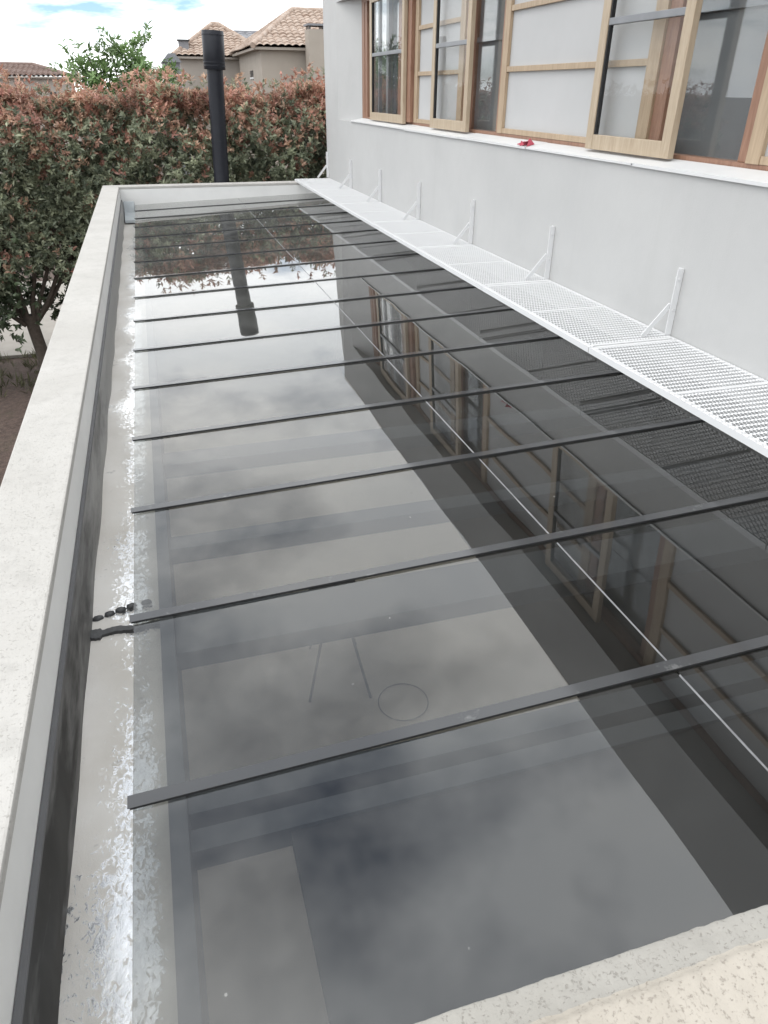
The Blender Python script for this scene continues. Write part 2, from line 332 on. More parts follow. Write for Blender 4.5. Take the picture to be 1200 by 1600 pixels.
# dark wrinkled upstand
m = MB(); rows = []; zs = [2.565, 2.62, 2.68, 2.74, 2.797]
for i in range(161):
    y = YN + (YF - YN) * i / 160
    rows += [(XP1 + 0.010 + 0.004 * math.sin(y * 4.3 + z * 20) * (1 - abs(z - 2.68) * 7) + 0.003 * math.sin(y * 9.1 - z * 33), y, z) for z in zs]
m.add(rows, [(i * 5 + j, (i + 1) * 5 + j, (i + 1) * 5 + j + 1, i * 5 + j + 1) for i in range(160) for j in range(4)], 0, True)
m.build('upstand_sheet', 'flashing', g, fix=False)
B(XP1 + 0.002, XP1 + 0.014, YN, YF - 0.001, 2.792, 2.802).build('upstand_lip', 'flashing_lip', g)
def blob(cx, cy, rx, ry, ang, z=GZ + 0.0075, seed=0, t=0.002):
    rr = random.Random(seed); n = 18; pts = []
    for i in range(n):
        a = 2 * math.pi * i / n; q = 1 + rr.uniform(-.14, .14); px, py = rx * math.cos(a) * q, ry * math.sin(a) * q
        pts.append((cx + px * math.cos(ang) - py * math.sin(ang), cy + px * math.sin(ang) + py * math.cos(ang)))
    m = MB(); vs = [(x, y, z - 0.006) for x, y in pts] + [(cx + (x - cx) * .86, cy + (y - cy) * .86, z + t) for x, y in pts] + [(cx, cy, z + t * 1.2)]
    m.add(vs, [(i, (i + 1) % n, n + (i + 1) % n, n + i) for i in range(n)] + [(n + i, n + (i + 1) % n, 2 * n) for i in range(n)], 0, True); return m
for i, (x, y) in enumerate([(-0.346, 1.925), (-0.312, 1.938), (-0.279, 1.95), (-0.246, 1.962), (-0.20, 1.968)]):
    blob(x, y, 0.0165, 0.011, 0.25, seed=i).build('bitumen_dab', 'bitumen', g)
m = MB(); rows = []
for i in range(31):
    x = XP1 + 0.012 + (XR - XP1 - 0.014) * i / 30; y = 1.845 + 0.004 * math.sin(x * 60); wv = 0.013 + 0.003 * math.sin(x * 37) + random.uniform(-.002, .002) + (0.012 if i < 5 else 0)
    rows += [(x, y - wv, GZ - 0.002), (x, y - wv + .003, GZ + 0.0115), (x, y + wv - .003, GZ + 0.0125), (x, y + wv, GZ - 0.002)]
m.add(rows, [(i * 4 + j, (i + 1) * 4 + j, (i + 1) * 4 + j + 1, i * 4 + j + 1) for i in range(30) for j in range(3)])
m.build('overlap_seam', 'bitumen', g, fix=False)
m = MB().prismx([(YF - 0.004, 2.56), (YF - 0.40, 2.585), (YF - 0.39, 2.62), (YF - 0.05, 2.66), (YF - 0.012, 2.78), (YF - 0.004, 2.785)], XP1 + 0.022, -0.222)
m.build('corner_patch', 'membrane_patch', g, bevel=0.006)

# ---------------------------------------------------------------- glass roof
gr = empty('glass_roof', (1.06, 5.3, 2.6), 'dark tinted glass roof of long panes between thin black bars, mirroring the sky and the house', 'glass roof')
XS = 1.066
for kx in range(16):
    y0 = YN - 0.004 + PITCH * kx; y1 = min(y0 + PITCH, YF - 0.002)
    for a, b in ((XG, XS - 0.003), (XS + 0.003, XW - 0.006)):
        t1, t2 = random.uniform(-.0012, .0012), random.uniform(-.002, .002)
        yy0, yy1 = y0 + 0.004, y1 - 0.004; vs = []
        for top in (0, 1):
            for y in (yy0, yy1):
                for x in (a, b): vs.append((x, y, gz(x) - (0 if top else 0.008) + t1 * (x - (a + b) / 2) + t2 * (y - (yy0 + yy1) / 2)))
        m = MB().add(vs, [(0, 2, 3, 1), (0, 1, 5, 4), (2, 6, 7, 3), (0, 4, 6, 2), (1, 3, 7, 5)], 1).add(vs, [(4, 5, 7, 6)], 0)
        m.build('glass_pane', ['roof_glass', 'glass_under'], gr, fix=False)
    # silicone joint between the two panes
    mm = MB(); rows = []
    for i in range(13):
        y = y0 + 0.022 + (y1 - y0 - 0.044) * i / 12; q = 0.0022 + random.uniform(-.0006, .001)
        rows += [(XS - q, y, gz(XS) - 0.001), (XS, y, gz(XS) + 0.0035), (XS + q, y, gz(XS) - 0.001)]
    mm.add(rows, [(i * 3 + j, i * 3 + j + 1, (i + 1) * 3 + j + 1, (i + 1) * 3 + j) for i in range(12) for j in range(2)], 0, True)
    mm.build('silicone_joint', 'silicone', gr, fix=False)
for kx in range(1, 16):
    y = YN - 0.004 + PITCH * kx + 0.010
    o = B(XG - 0.006, XW - 0.008, y - 0.0158, y + 0.013, 0.0005, 0.0058, sl=SL, xr=XG); o.v = [(a, b, c + ZG) for a, b, c in o.v]
    bar = o.build('glazing_bar', 'rubber', gr)
    o = B(XG - 0.010, XW - 0.008, y - 0.0165, y + 0.0150, 0.0060, 0.0078, sl=SL, xr=XG); o.v = [(a, b, c + ZG) for a, b, c in o.v]
    o.build('bar_cover', 'bar_cover', bar)
# dark steel beams carrying the glass
BZ0, BZ1 = 2.50, 2.565
def cross(y0, y1): B(-0.117, XW - 0.004, y0, y1, BZ0, BZ1).build('cross_beam', 'beam', gr)
for a, b in ((1.036, 1.092), (1.135, 1.20), (1.70, 1.90), (2.274, 2.36), (2.97, 3.10), (9.1, 9.2)): cross(a, b)
B(0.10, XW - 0.004, YN + 0.001, 1.034, BZ0 + 0.01, BZ1 - 0.01).build('ceiling_board', 'ceiling_board', gr)

# room under the glass
tag(B(XP1 + 0.002, XW, YN + 0.001, YF - 0.001, 0.30, 0.40).build('floor', 'pale_floor'), kind='structure')

# ---------------------------------------------------------------- the house on the right
YH0 = -3.0; WZ1 = 4.86; RX = 2.477; XB = RX + 0.30          # window band
SILL = 3.686
h = empty('house', (5.5, 4.0, 0), 'white plastered house on the right with a long band of wooden windows', 'house')
B(XW, XB, YH0, 9.72, 2.835, SILL).build('lower_wall', 'plaster', h)
B(XW, 9.0, 9.72, YC, -0.02, 5.53).build('end_wall', 'plaster', h)
B(XW, XB, YH0, 9.72, WZ1, 5.53).build('upper_wall', 'plaster', h)
B(XB, 9.0, YH0, 9.72, 5.0, 5.45).build('roof', 'plaster', h)
B(XW + 0.003, XB, YH0, 9.72, -0.02, 2.834).build('gallery_wall', 'charcoal_wall', h)
B(XB + 0.12, XB + 0.2, YH0, 9.719, 3.0, 4.999).build('inner_wall', 'charcoal_wall', h)
# splayed plaster reveal at the far end of the band
pl = [(XW + 0.0005, 9.7195), (RX, 9.135), (XB, 9.135), (XB, 9.7195)]
MB().add([(x, y, SILL + 0.0005) for x, y in pl] + [(x, y, WZ1 - 0.0005) for x, y in pl], [(3, 2, 1, 0), (4, 5, 6, 7), (0, 1, 5, 4), (1, 2, 6, 5), (2, 3, 7, 6), (3, 0, 4, 7)]).build('reveal', 'plaster', h)
# white metal sill strip in lapped lengths
for i, (a, b) in enumerate([(-2.9, -0.6), (-0.6, 0.9), (0.9, 2.3), (2.3, 3.42), (3.42, 4.60), (4.60, 5.75), (5.75, 7.1), (7.1, 9.08)]):
    dz = 0.0022 * (i % 2); lip = random.uniform(-.003, .003)
    MB().prism([(XW - 0.014, 3.682 + dz + lip), (XW - 0.011, 3.682 + dz + lip), (XW - 0.009, 3.6905 + dz), (RX - 0.006, 3.7155 + dz), (RX - 0.006, 3.719 + dz), (XW - 0.014, 3.6945 + dz)], a + 0.002, b + 0.012).build('sill_strip', 'white_paint', h)
B(RX, RX + 0.10, YH0, 9.134, 3.6865, 3.739).build('bottom_rail', 'wood_red', h)
B(RX, RX + 0.10, YH0, 9.134, WZ1 - 0.05, WZ1 - 0.001).build('head_rail', 'wood_red', h)
B(RX, RX + 0.11, 9.03, 9.134, 3.739, WZ1 - 0.05).build('jamb', 'wood_red', h)
def part(name, y0, y1, X):
    s = empty(name, (X, (y0 + y1) / 2, 3.72), None, None); s.location = Vector(s.location) - Vector(h.location); s.parent = h; return s
def sash(y1, y0, X=2.402, mid=4.315):
    """sliding sash, y1 far end, y0 near end"""
    z0, z1 = 3.7235, WZ1 - 0.03; t = 0.034; w0 = 0.068
    s = part('window_sash', y0, y1, X)
    B(X, X + t, y1 - w0, y1, z0, z1).build('stile', 'wood_light', s, bevel=0.003)
    B(X, X + t, y0, y0 + w0, z0, z1).build('stile', 'wood_light', s, bevel=0.003)
    B(X + 0.0015, X + t - 0.0015, y0 + w0 + .0005, y1 - w0 - .0005, z0, z0 + 0.073).build('rail', 'wood_light', s, bevel=0.003)
    B(X + 0.0015, X + t - 0.0015, y0 + w0 + .0005, y1 - w0 - .0005, z1 - 0.07, z1).build('rail', 'wood_light', s, bevel=0.003)
    B(X + 0.004, X + t - 0.004, y0 + w0 + .001, y1 - w0 - .001, mid - 0.016, mid + 0.016).build('glazing_bar', 'grey_metal', s, bevel=0.003)
    B(X + 0.006, X + t - 0.006, y1 - w0 - .013, y1 - w0 - .0008, z0 + 0.074, z1 - 0.071).build('seal', 'rubber', s)
    B(X + 0.016, X + 0.018, y0 + w0 + .0008, y1 - w0 - .0008, z0 + 0.0735, z1 - 0.0705).build('pane', 'clear_glass', s)
def panel(y1, y0, X=RX + 0.005):
    """white boarded shutter with wooden stiles and battens"""
    p = part('shutter_panel', y0, y1, X)
    B(X + 0.012, X + 0.03, y0 + 0.005, y1 - 0.005, 3.7395, WZ1 - 0.051).build('board', 'panel_white', p)
    B(X - 0.012, X + 0.0115, y1 - 0.08, y1, 3.7395, WZ1 - 0.051).build('stile', 'wood_batten', p, bevel=0.002)
    B(X - 0.012, X + 0.0115, y0, y0 + 0.098, 3.7395, WZ1 - 0.051).build('stile', 'wood_batten', p, bevel=0.002)
    for z in (3.7405, 4.115, 4.461):
        b = B(X - 0.008, X + 0.0115, y0 + 0.0985, y1 - 0.0805, z, z + 0.032).build('batten', 'wood_batten', p, bevel=0.002)
def opening(y1, y0):
    w_ = part('screened_window', y0, y1, RX)
    B(RX + 0.055, RX + 0.059, y0, y1, 3.739, WZ1 - 0.05).build('pane', 'window_glass', w_)
    B(RX + 0.075, RX + 0.078, y0, y1, 3.739, WZ1 - 0.05).build('insect_screen', 'screen', w_)
    B(RX + 0.060, RX + 0.074, y0, y1, 4.315, 4.35).build('glazing_bar', 'grey_metal', w_)
    B(RX + 0.02, RX + 0.098, y0 - 0.090, y0 - 0.001, 3.739, WZ1 - 0.05).build('mullion', 'wood_red', w_, bevel=0.003)
    B(RX + 0.006, RX + 0.098, y1 + 0.001, y1 + 0.092, 3.739, WZ1 - 0.05).build('mullion', 'wood_red', w_, bevel=0.003)
for a, b in ((7.276, 6.10), (5.386, 3.563), (2.82, 0.996), (0.254, -1.57)): panel(a, b)
for a, b in ((8.94, 7.858), (6.007, 5.466), (3.469, 2.90), (0.902, 0.334)): opening(a, b)
for a, b in ((8.554, 7.398), (6.632, 5.819), (4.031, 3.264), (1.466, 0.696)): sash(a, b)
B(2.438, 2.468, 8.31, 8.352, 3.7395, WZ1 - 0.03).build('inner_stile', 'grey_metal', h); B(2.438, 2.52, 7.294, 7.393, 3.7398, WZ1 - 0.03).build('post', 'wood_red', h, bevel=0.004)
B(2.444, 2.474, 8.01, 8.084, 3.7395, WZ1 - 0.03).build('inner_stile', 'grey_metal', h)

# ---------------------------------------------------------------- expanded metal shelf along the wall, its panels and brackets
X0, X1 = 1.85, XW - 0.004; ZT = 2.978; PL = 1.243; GAP = 0.006
BY = [1.647 + PL * i for i in range(8)]                 # bracket positions
BY0 = BY[0]
def mesh_sheet(y0, y1):
    lw, sw, t, st = 0.0155, 0.0340, 0.0018, 0.0031
    nxm = int((X1 - X0 - 0.006) / lw); dx = (X1 - X0 - 0.006) / nxm; nym = int((y1 - y0 - 0.004) / sw); dy = (y1 - y0 - 0.004) / nym
    V = []; F = []
    ax, ay = X0 + 0.003, y0 + 0.002
    i, j = np.meshgrid(np.arange(nxm), np.arange(nym), indexing='ij'); i = i.ravel(); j = j.ravel()
    cxm, cym = ax + (i + .5) * dx, ay + (j + .5) * dy
    segs = []
    for sx, sy in ((-1, 0), (1, 0)):
        for ty in (-1, 1):
            segs.append(np.stack([cxm + sx * dx / 2, cym, cxm, cym + ty * dy / 2], 1))
    S = np.concatenate(segs); n = len(S)
    d = S[:, 2:] - S[:, :2]; ln = np.linalg.norm(d, axis=1, keepdims=True); q = np.stack([-d[:, 1], d[:, 0]], 1) / ln * (st / 2)
    zb, zt = ZT + 0.0005, ZT + 0.0005 + t
    def P(xy, z): return np.concatenate([xy, np.full((n, 1), z)], 1)
    A, Bq = S[:, :2], S[:, 2:]
    # strands tilt a little, as in raised expanded metal
    V = np.stack([P(A - q, zb), P(A + q, zt), P(Bq + q, zt), P(Bq - q, zb), P(A - q, zb - t), P(A + q, zt - t), P(Bq + q, zt - t), P(Bq - q, zb - t)], 1).reshape(-1, 3)
    base = (np.arange(n) * 8)[:, None, None]; F = (base + np.array([[0, 1, 2, 3], [7, 6, 5, 4], [0, 3, 7, 4], [1, 5, 6, 2]])[None]).reshape(-1, 4)
    return V, F
def shelf_panel(y0, y1, label):
    s = empty('shelf_panel', (X1, (y0 + y1) / 2, ZT), label, 'shelf', 'white mesh shelf panels along the house wall')
    for a, b in ((X0, X0 + 0.004), (X1 - 0.024, X1)):
        B(a, b, y0, y1, ZT - 0.026, ZT).build('edge_bar', 'white_steel', s)
    B(X0 + 0.0042, X0 + 0.026, y0, y1, ZT - 0.0042, ZT - 0.0002).build('edge_flange', 'white_steel', s)
    for y in (y0 + 0.014, (y0 + y1) / 2, y1 - 0.014):
        B(X0 + 0.027, X1 - 0.0245, y - 0.011, y + 0.011, ZT - 0.004, ZT + 0.0034).build('cross_bar', 'white_steel', s)
    V, F = mesh_sheet(y0, y1)
    me = bpy.data.meshes.new('expanded_mesh'); me.from_pydata((V - np.array(s.location)).tolist(), [], F.tolist()); me.materials.append(MATS['white_steel'])
    o = bpy.data.objects.new('expanded_mesh', me); COL.objects.link(o); o.parent = s; o['kind'] = 'stuff'
    return s
ordn = ['just past the right picture edge', 'nearest in view', 'second nearest in view', 'third nearest in view', 'middle one of seven', 'third farthest', 'second farthest', 'farthest']
proto = shelf_panel(BY[0] - PL - 0.06 + GAP / 2, BY[0] - 0.06 - GAP / 2, '')
for i in range(8):
    s = proto if i == 0 else copy_tree(proto, None, (0, PL * i, 0))
    s['label'] = ('white expanded metal shelf panel along the house wall, ' + ordn[i]) if i < 7 else 'white expanded metal shelf panel at the house corner, farthest of the row'
def bracket(y, label):
    b = empty('wall_bracket', (XW, y, ZT - 0.05), label, 'bracket', 'white steel shelf brackets on the house wall')
    B(XW - 0.034, XW - 0.002, y - 0.003, y + 0.003, ZT + 0.004, ZT + 0.315).build('upright', 'white_steel', b)
    B(XW - 0.0045, XW - 0.0012, y + 0.0031, y + 0.036, ZT + 0.004, ZT + 0.315).build('wall_flange', 'white_steel', b)
    MB().bar((XW - 0.030, y + 0.008, ZT + 0.150), (XW - 0.155, y + 0.008, ZT + 0.004), 0.024, 0.005).build('brace', 'white_steel', b)
    B(X0 + 0.028, XW - 0.03, y - 0.012, y + 0.012, ZT - 0.04, ZT - 0.0265).build('arm', 'white_steel', b)
    for z in (0.27, 0.125):
        MB().tube([(XW - 0.006, y + 0.022, ZT + z), (XW - 0.016, y + 0.022, ZT + z)], 0.008, 6).build('bolt', 'white_steel', b)
        MB().tube([(XW - 0.018, y - 0.003, ZT + z), (XW - 0.018, y - 0.007, ZT + z)], 0.006, 6).build('bolt', 'white_steel', b)
    return b
bord = ['nearest', 'second from the near end', 'third from the near end', 'fourth from the near end', 'fourth from the far end', 'third from the far end', 'second from the far end', 'farthest, at the house corner']
bp = bracket(BY[1], '')
for i in range(1, 8):
    b = bp if i == 1 else copy_tree(bp, None, (0, PL * (i - 1), 0))
    b['label'] = 'white steel shelf bracket on the plaster wall, ' + ['', 'nearest of seven', 'second nearest of seven', 'third nearest of seven', 'middle one of seven', 'third from the house corner', 'second from the house corner', 'farthest, at the house corner'][i]

# red scrap of cloth on the sill
m = MB(); rows = []
for i in range(11):
    y = 4.60 + 0.013 * i; zz_ = 3.698 + 0.012 * abs(math.sin(i * 1.3)) + (0.02 if i in (1, 2) else 0)
    rows += [(2.325 + 0.02 * math.sin(i * 2.1), y, zz_), (2.355 + 0.015 * math.cos(i * 1.7), y + 0.006, zz_ + 0.010 + 0.012 * math.sin(i * 2.7)), (2.380, y, 3.712 + 0.006 * (i % 2))]
m.add(rows, [(i * 3 + j, i * 3 + j + 1, (i + 1) * 3 + j + 1, (i + 1) * 3 + j) for i in range(10) for j in range(2)])
o = m.build('cloth_scrap', 'red_cloth', fix=False); tag(o, 'small crumpled red scrap of cloth lying on the white window sill', 'cloth')
sm_ = o.modifiers.new('s', 'SOLIDIFY'); sm_.thickness = 0.003

# ---------------------------------------------------------------- flue pipe beyond the far parapet
f = empty('flue_pipe', (0.875, 10.50, 0), 'tall black metal flue pipe with a thicker top, standing behind the far parapet', 'chimney')
def fp(z): return (0.875 + (z - 1.9) * 0.040, 10.50, z)
MB().tube([fp(0), fp(4.24)], 0.098, 32).build('pipe', 'black_steel', f)
MB().tube([fp(4.205), fp(4.21), fp(4.60), fp(4.605)], [0.128, 0.131, 0.131, 0.128], 32).build('cowl', 'black_steel', f)
for z in (3.42, 2.6, 4.28, 4.56, 4.245):
    rr_ = 0.1315 if z > 4.2 else 0.0985
    MB().tube([fp(z - 0.006), fp(z + 0.006)], rr_ + 0.0025, 32).build('joint_ring', 'black_steel', f)

# ---------------------------------------------------------------- foliage
def leaves(base, axis, count, llen, lwid, cols, spread=(0.5, 1.1), stem=0.05):
    """sprigs of folded leaves: base (n,3), axis (n,3) unit; returns V, F, C"""
    n = len(base); m_ = n * count
    bs = np.repeat(base, count, 0); ax = np.repeat(axis, count, 0); cl = np.repeat(cols, count, 0)
    u = rng.uniform(0, 1, m_); th = rng.uniform(0, 2 * np.pi, m_); sp_ = rng.uniform(*spread, m_)
    ref = np.where(np.abs(ax[:, 2:3]) < .9, np.array([[0, 0, 1.]]), np.array([[1., 0, 0]]))
    e1 = np.cross(ax, ref); e1 /= np.linalg.norm(e1, axis=1, keepdims=True); e2 = np.cross(ax, e1)
    rad = e1 * np.cos(th)[:, None] + e2 * np.sin(th)[:, None]
    d = ax * np.cos(sp_)[:, None] + rad * np.sin(sp_)[:, None]; d[:, 2] -= 0.12; d /= np.linalg.norm(d, axis=1, keepdims=True)
    p0 = bs + ax * (u * stem)[:, None]
    ln = (llen * rng.uniform(.5, 1.4, m_))[:, None]; wd = (lwid * rng.uniform(.75, 1.2, m_))[:, None]
    sd_ = np.cross(d, ax + rng.normal(0, .25, (m_, 3))); sd_ /= np.linalg.norm(sd_, axis=1, keepdims=True) + 1e-9; up = np.cross(sd_, d)
    Lf = p0 + d * ln * .48 + sd_ * wd * .5 + up * wd * .18; Rt = p0 + d * ln * .48 - sd_ * wd * .5 + up * wd * .18; Tp = p0 + d * ln - up * ln * .08
    V = np.stack([p0, Lf, Tp, Rt], 1).reshape(-1, 3); b4 = (np.arange(m_) * 4)[:, None, None]
    F = (b4 + np.array([[0, 2, 1], [0, 3, 2]])[None]).reshape(-1, 3)
    C = np.repeat(np.clip(cl * rng.uniform(.75, 1.25, (m_, 1)), 0, 1), 4, 0)
    return V, F, C
def leaf_object(name, V, F, C, parent):
    me = bpy.data.meshes.new(name); o3 = np.array(origin(parent)); n = len(V)
    me.vertices.add(n); me.vertices.foreach_set('co', (V - o3).astype(np.float32).ravel())
    me.loops.add(F.size); me.loops.foreach_set('vertex_index', F.astype(np.int32).ravel())
    me.polygons.add(len(F)); me.polygons.foreach_set('loop_start', (np.arange(len(F)) * F.shape[1]).astype(np.int32))
    at_ = me.color_attributes.new('Col', 'FLOAT_COLOR', 'POINT'); at_.data.foreach_set('color', np.concatenate([C, np.ones((n, 1))], 1).astype(np.float32).ravel())
    me.materials.append(MATS['leaf']); me.update(calc_edges=True); me.validate()
    o = bpy.data.objects.new(name, me); COL.objects.link(o); o.parent = parent; o['kind'] = 'stuff'; return o
def lump(x, z, s=0):
    return (np.sin(x * 1.9 + 1 + s) * np.cos(z * 1.6 + s) * .5 + np.sin(x * 4.1 + z * 3.0 + s) * .3 + np.sin(x * 8.3 - z * 6.1 + 2 * s) * .2)

hd = empty('hedge', (0.5, 12.0, 0), 'tall dense hedge with red young leaves on top and dark green below', 'hedge')
NS = 30000
x = rng.uniform(-4.2, 5.2, NS); top = 3.88 + 0.06 * np.sin(x * 2.7 + .5) + 0.05 * np.sin(x * 6.1) + 0.06 * x / 3
bot = np.where(x < -1.25, 1.45 + 0.28 * np.sin(x * 3.3 + 1), 1.2)
z = bot + (top - bot) * rng.uniform(0, 1, NS) ** 0.8
front = 11.34 + 0.34 * lump(x, z) + 0.16 * lump(x * 2.6, z * 2.6, 4); round_ = np.clip((z - (top - .55)) / .55, 0, 1); front = front + .45 * round_ ** 2
dep = np.minimum(rng.exponential(.28, NS), 1.5); side = rng.uniform(0, 1, NS); y = np.where(side < .78, front + dep, 13.0 - .3 * lump(x, z, 2) - dep * .6)
tops = rng.uniform(0, 1, NS) < .17; y = np.where(tops, rng.uniform(11.5, 12.9, NS), y); z = np.where(tops, top - rng.exponential(.08, NS), z)
# spiky shoots standing above the top
sh = rng.uniform(0, 1, NS) < .10; z = np.where(sh & tops, top + rng.uniform(0, .22, NS), z)
base = np.stack([x, y, z], 1)
ax = np.stack([rng.normal(0, .45, NS), np.where(side < .78, -.75, .75) + rng.normal(0, .35, NS), rng.normal(.55, .4, NS)], 1); ax[tops] = np.stack([rng.normal(0, .35, tops.sum()), rng.normal(-.1, .35, tops.sum()), np.full(tops.sum(), 1.)], 1)
ax /= np.linalg.norm(ax, axis=1, keepdims=True)
pr = np.clip((z - 2.95) / .95, 0, 1) ** 1.6 * .85 + .08 + .14 * lump(x * 1.5, z * 1.5, 1); pr = np.where(tops, .85, pr)
isred = rng.uniform(0, 1, NS) < pr
mixr = rng.uniform(0, 1, (NS, 1))
red = np.array([[.41, .20, .155]]) * (1 - mixr) + np.array([[.47, .325, .225]]) * mixr
grn = np.array([[.13, .155, .105]]) * (1 - mixr) + np.array([[.33, .35, .23]]) * mixr
cols = np.where(isred[:, None], red, grn) * (1 + .35 * lump(x * 3.1, z * 3.3, 5))[:, None]
V, F, C = leaves(base, ax, 10, .070, .029, cols, stem=.09)
leaf_object('foliage', V, F, C, hd)
# leafy curtain at the back of the bare stems
NL = 2600; xl = rng.uniform(-5.2, -0.6, NL); zl = .85 + 2.2 * rng.uniform(0, 1, NL) + .15 * np.sin(xl * 5); yl = rng.normal(12.75, .18, NL)
cols = np.array([[.07, .085, .05]]) * rng.uniform(.6, 1.6, (NL, 1)); axl = rng.normal(0, .6, (NL, 3)); axl[:, 1] -= .7; axl /= np.linalg.norm(axl, axis=1, keepdims=True)
V, F, C = leaves(np.stack([xl, yl, zl], 1), axl, 9, .085, .036, cols); leaf_object('back_foliage', V, F, C, hd)
# low leafy clump on the left
NL = 700; xl = rng.normal(-2.75, .38, NL); zl = rng.normal(1.45, .28, NL); yl = rng.normal(11.6, .25, NL)
cols = np.array([[.08, .105, .06]]) * rng.uniform(.7, 1.6, (NL, 1)); axl = rng.normal(0, 1, (NL, 3)); axl[:, 1] -= .5; axl /= np.linalg.norm(axl, axis=1, keepdims=True)
V, F, C = leaves(np.stack([xl, yl, zl], 1), axl, 8, .09, .04, cols); leaf_object('low_foliage', V, F, C, hd)
for tx in (-3.5, -2.02, -0.75, 0.6, 1.9, 3.2, 4.4):
    ty = 11.95 + random.uniform(-.1, .15); m = MB(); hz = random.uniform(.9, 1.05)
    m.tube([(tx + .06, ty, -.05), (tx + .02, ty, .45), (tx - .03, ty, hz)], [.115, .095, .09], 10)
    for q in range(9):
        a = -1.0 + 2.0 * q / 8 + random.uniform(-.1, .1); yo = random.uniform(-.3, .3); ln = random.uniform(1.6, 2.2); pts = []; st = (tx - .03 + .05 * a, ty + yo * .1, hz - .15)
        for s_ in range(6):
            tt = s_ / 5; pts.append((st[0] + a * ln * .62 * tt ** .85 + random.uniform(-.03, .03), st[1] + yo * tt * 1.5, st[2] + ln * (tt * (1 - .18 * abs(a)))))
        m.tube(pts, [.036 * (1 - .75 * i / 5) + .004 for i in range(6)], 6)
        if q % 2 == 0:
            p = pts[2]; m.tube([p, (p[0] + a * .25 - .1, p[1] - .2, p[2] + .45), (p[0] + a * .5 - .15, p[1] - .3, p[2] + 1.0)], [.014, .010, .005], 5)
    m.build('trunk', 'bark', hd, fix=False)
# grass and weeds at the foot
NG = 220; bx = np.stack([rng.uniform(-4.5, -1.5, NG), rng.uniform(11.2, 13.2, NG), np.zeros(NG)], 1); axg = np.stack([rng.normal(0, .3, NG), rng.normal(0, .3, NG), np.ones(NG)], 1); axg /= np.linalg.norm(axg, axis=1, keepdims=True)
V, F, C = leaves(bx, axg, 6, .17, .012, np.array([[.10, .10, .05]]) * rng.uniform(.6, 1.5, (NG, 1)), spread=(.1, .7), stem=.01)
o = leaf_object('weeds', V, F, C, None)

# pale green tree behind the hedge
def tree(loc, hgt, crown, label, seed):
    rr = random.Random(seed); t = empty('tree', loc, label, 'tree'); m = MB(); x0, y0, _ = loc; tips = []
    m.tube([(x0, y0, -.1), (x0 + .03, y0, hgt * .35), (x0 - .03, y0, hgt * .62)], [.13, .10, .07], 8)
    for (dx, dy, zt) in crown:
        pts = [(x0 - .02 + dx * q ** 1.2 + rr.uniform(-.04, .04), y0 + dy * q, hgt * .5 + (zt - hgt * .5) * q) for q in (0, .25, .5, .75, 1)]
        m.tube(pts, [.05, .036, .025, .015, .006], 6)
        for q in range(64):
            tt = rr.uniform(.42, 1.0); i = min(int(tt * 4), 3); fr = tt * 4 - i; p = [pts[i][k_] * (1 - fr) + pts[i + 1][k_] * fr for k_ in range(3)]
            w_ = .30 * (1.15 - tt) + .08
            tips.append((p[0] + rr.gauss(0, w_), p[1] + rr.gauss(0, w_), p[2] + rr.gauss(0, .10)))
    m.build('trunk', 'bark', t, fix=False)
    b_ = np.array(tips); n_ = len(b_); a_ = rng.normal(0, .5, (n_, 3)); a_[:, 2] += .75; a_ /= np.linalg.norm(a_, axis=1, keepdims=True)
    cl = np.array([[.17, .26, .10]]) * rng.uniform(.6, 1.35, (n_, 1))
    V, F, C = leaves(b_, a_, 11, .14, .045, cl, spread=(.5, 1.5), stem=.16); leaf_object('crown', V, F, C, t)
tree((-0.15, 17.0, 0), 5.0, [(-.95, .1, 4.42), (-.62, -.2, 4.62), (-.35, .3, 4.3), (-.15, -.3, 4.66), (.15, .1, 4.55), (.42, .3, 4.80), (.62, -.1, 4.3), (.3, -.4, 4.15), (-.75, .3, 4.1), (.85, .2, 4.3)],
     'pale green young tree rising behind the red hedge, left of the flue', 3)

# ---------------------------------------------------------------- far houses
def tiled(A, Bp, apexA, apexB, tw, rows_n, m, amp=0.05):
    """barrel-tiled slope: eave A->Bp, upper edge apexA->apexB"""
    A, Bp, P, Q = map(Vector, (A, Bp, apexA, apexB)); e = Bp - A; Lh = e.length; e.normalize()
    mid = ((P + Q) / 2 - A); up = mid - e * mid.dot(e); sl_ = up.length; up.normalize(); nrm = e.cross(up).normalized()
    if nrm.z < 0: nrm = -nrm
    pa = (P - A).dot(e); qa = (Q - A).dot(e); nc = max(4, int(Lh / tw)) * 6; rows = []; nv = rows_n * 2
    for j in range(nv + 1):
        r_, half = divmod(j, 2); v = (r_ + (0.97 if half else 0.0)) / rows_n; v = min(v, 1.0); lo = pa * v; hi = Lh + (qa - Lh) * v
        stp = 0.0 if half else 0.035
        if j == nv: stp = 0
        for i in range(nc + 1):
            u = min(max(Lh * i / nc, lo), hi); wob = 0.012 * math.sin(i // 6 * 12.9 + r_ * 7.7)
            hgt = amp * abs(math.cos(math.pi * (i / 6.0))) + stp + wob
            rows.append(tuple(A + e * u + up * (sl_ * v) + nrm * hgt))
    w_ = nc + 1; m.add(rows, [(j * w_ + i, j * w_ + i + 1, (j + 1) * w_ + i + 1, (j + 1) * w_ + i) for j in range(nv) for i in range(nc)], 0, False)
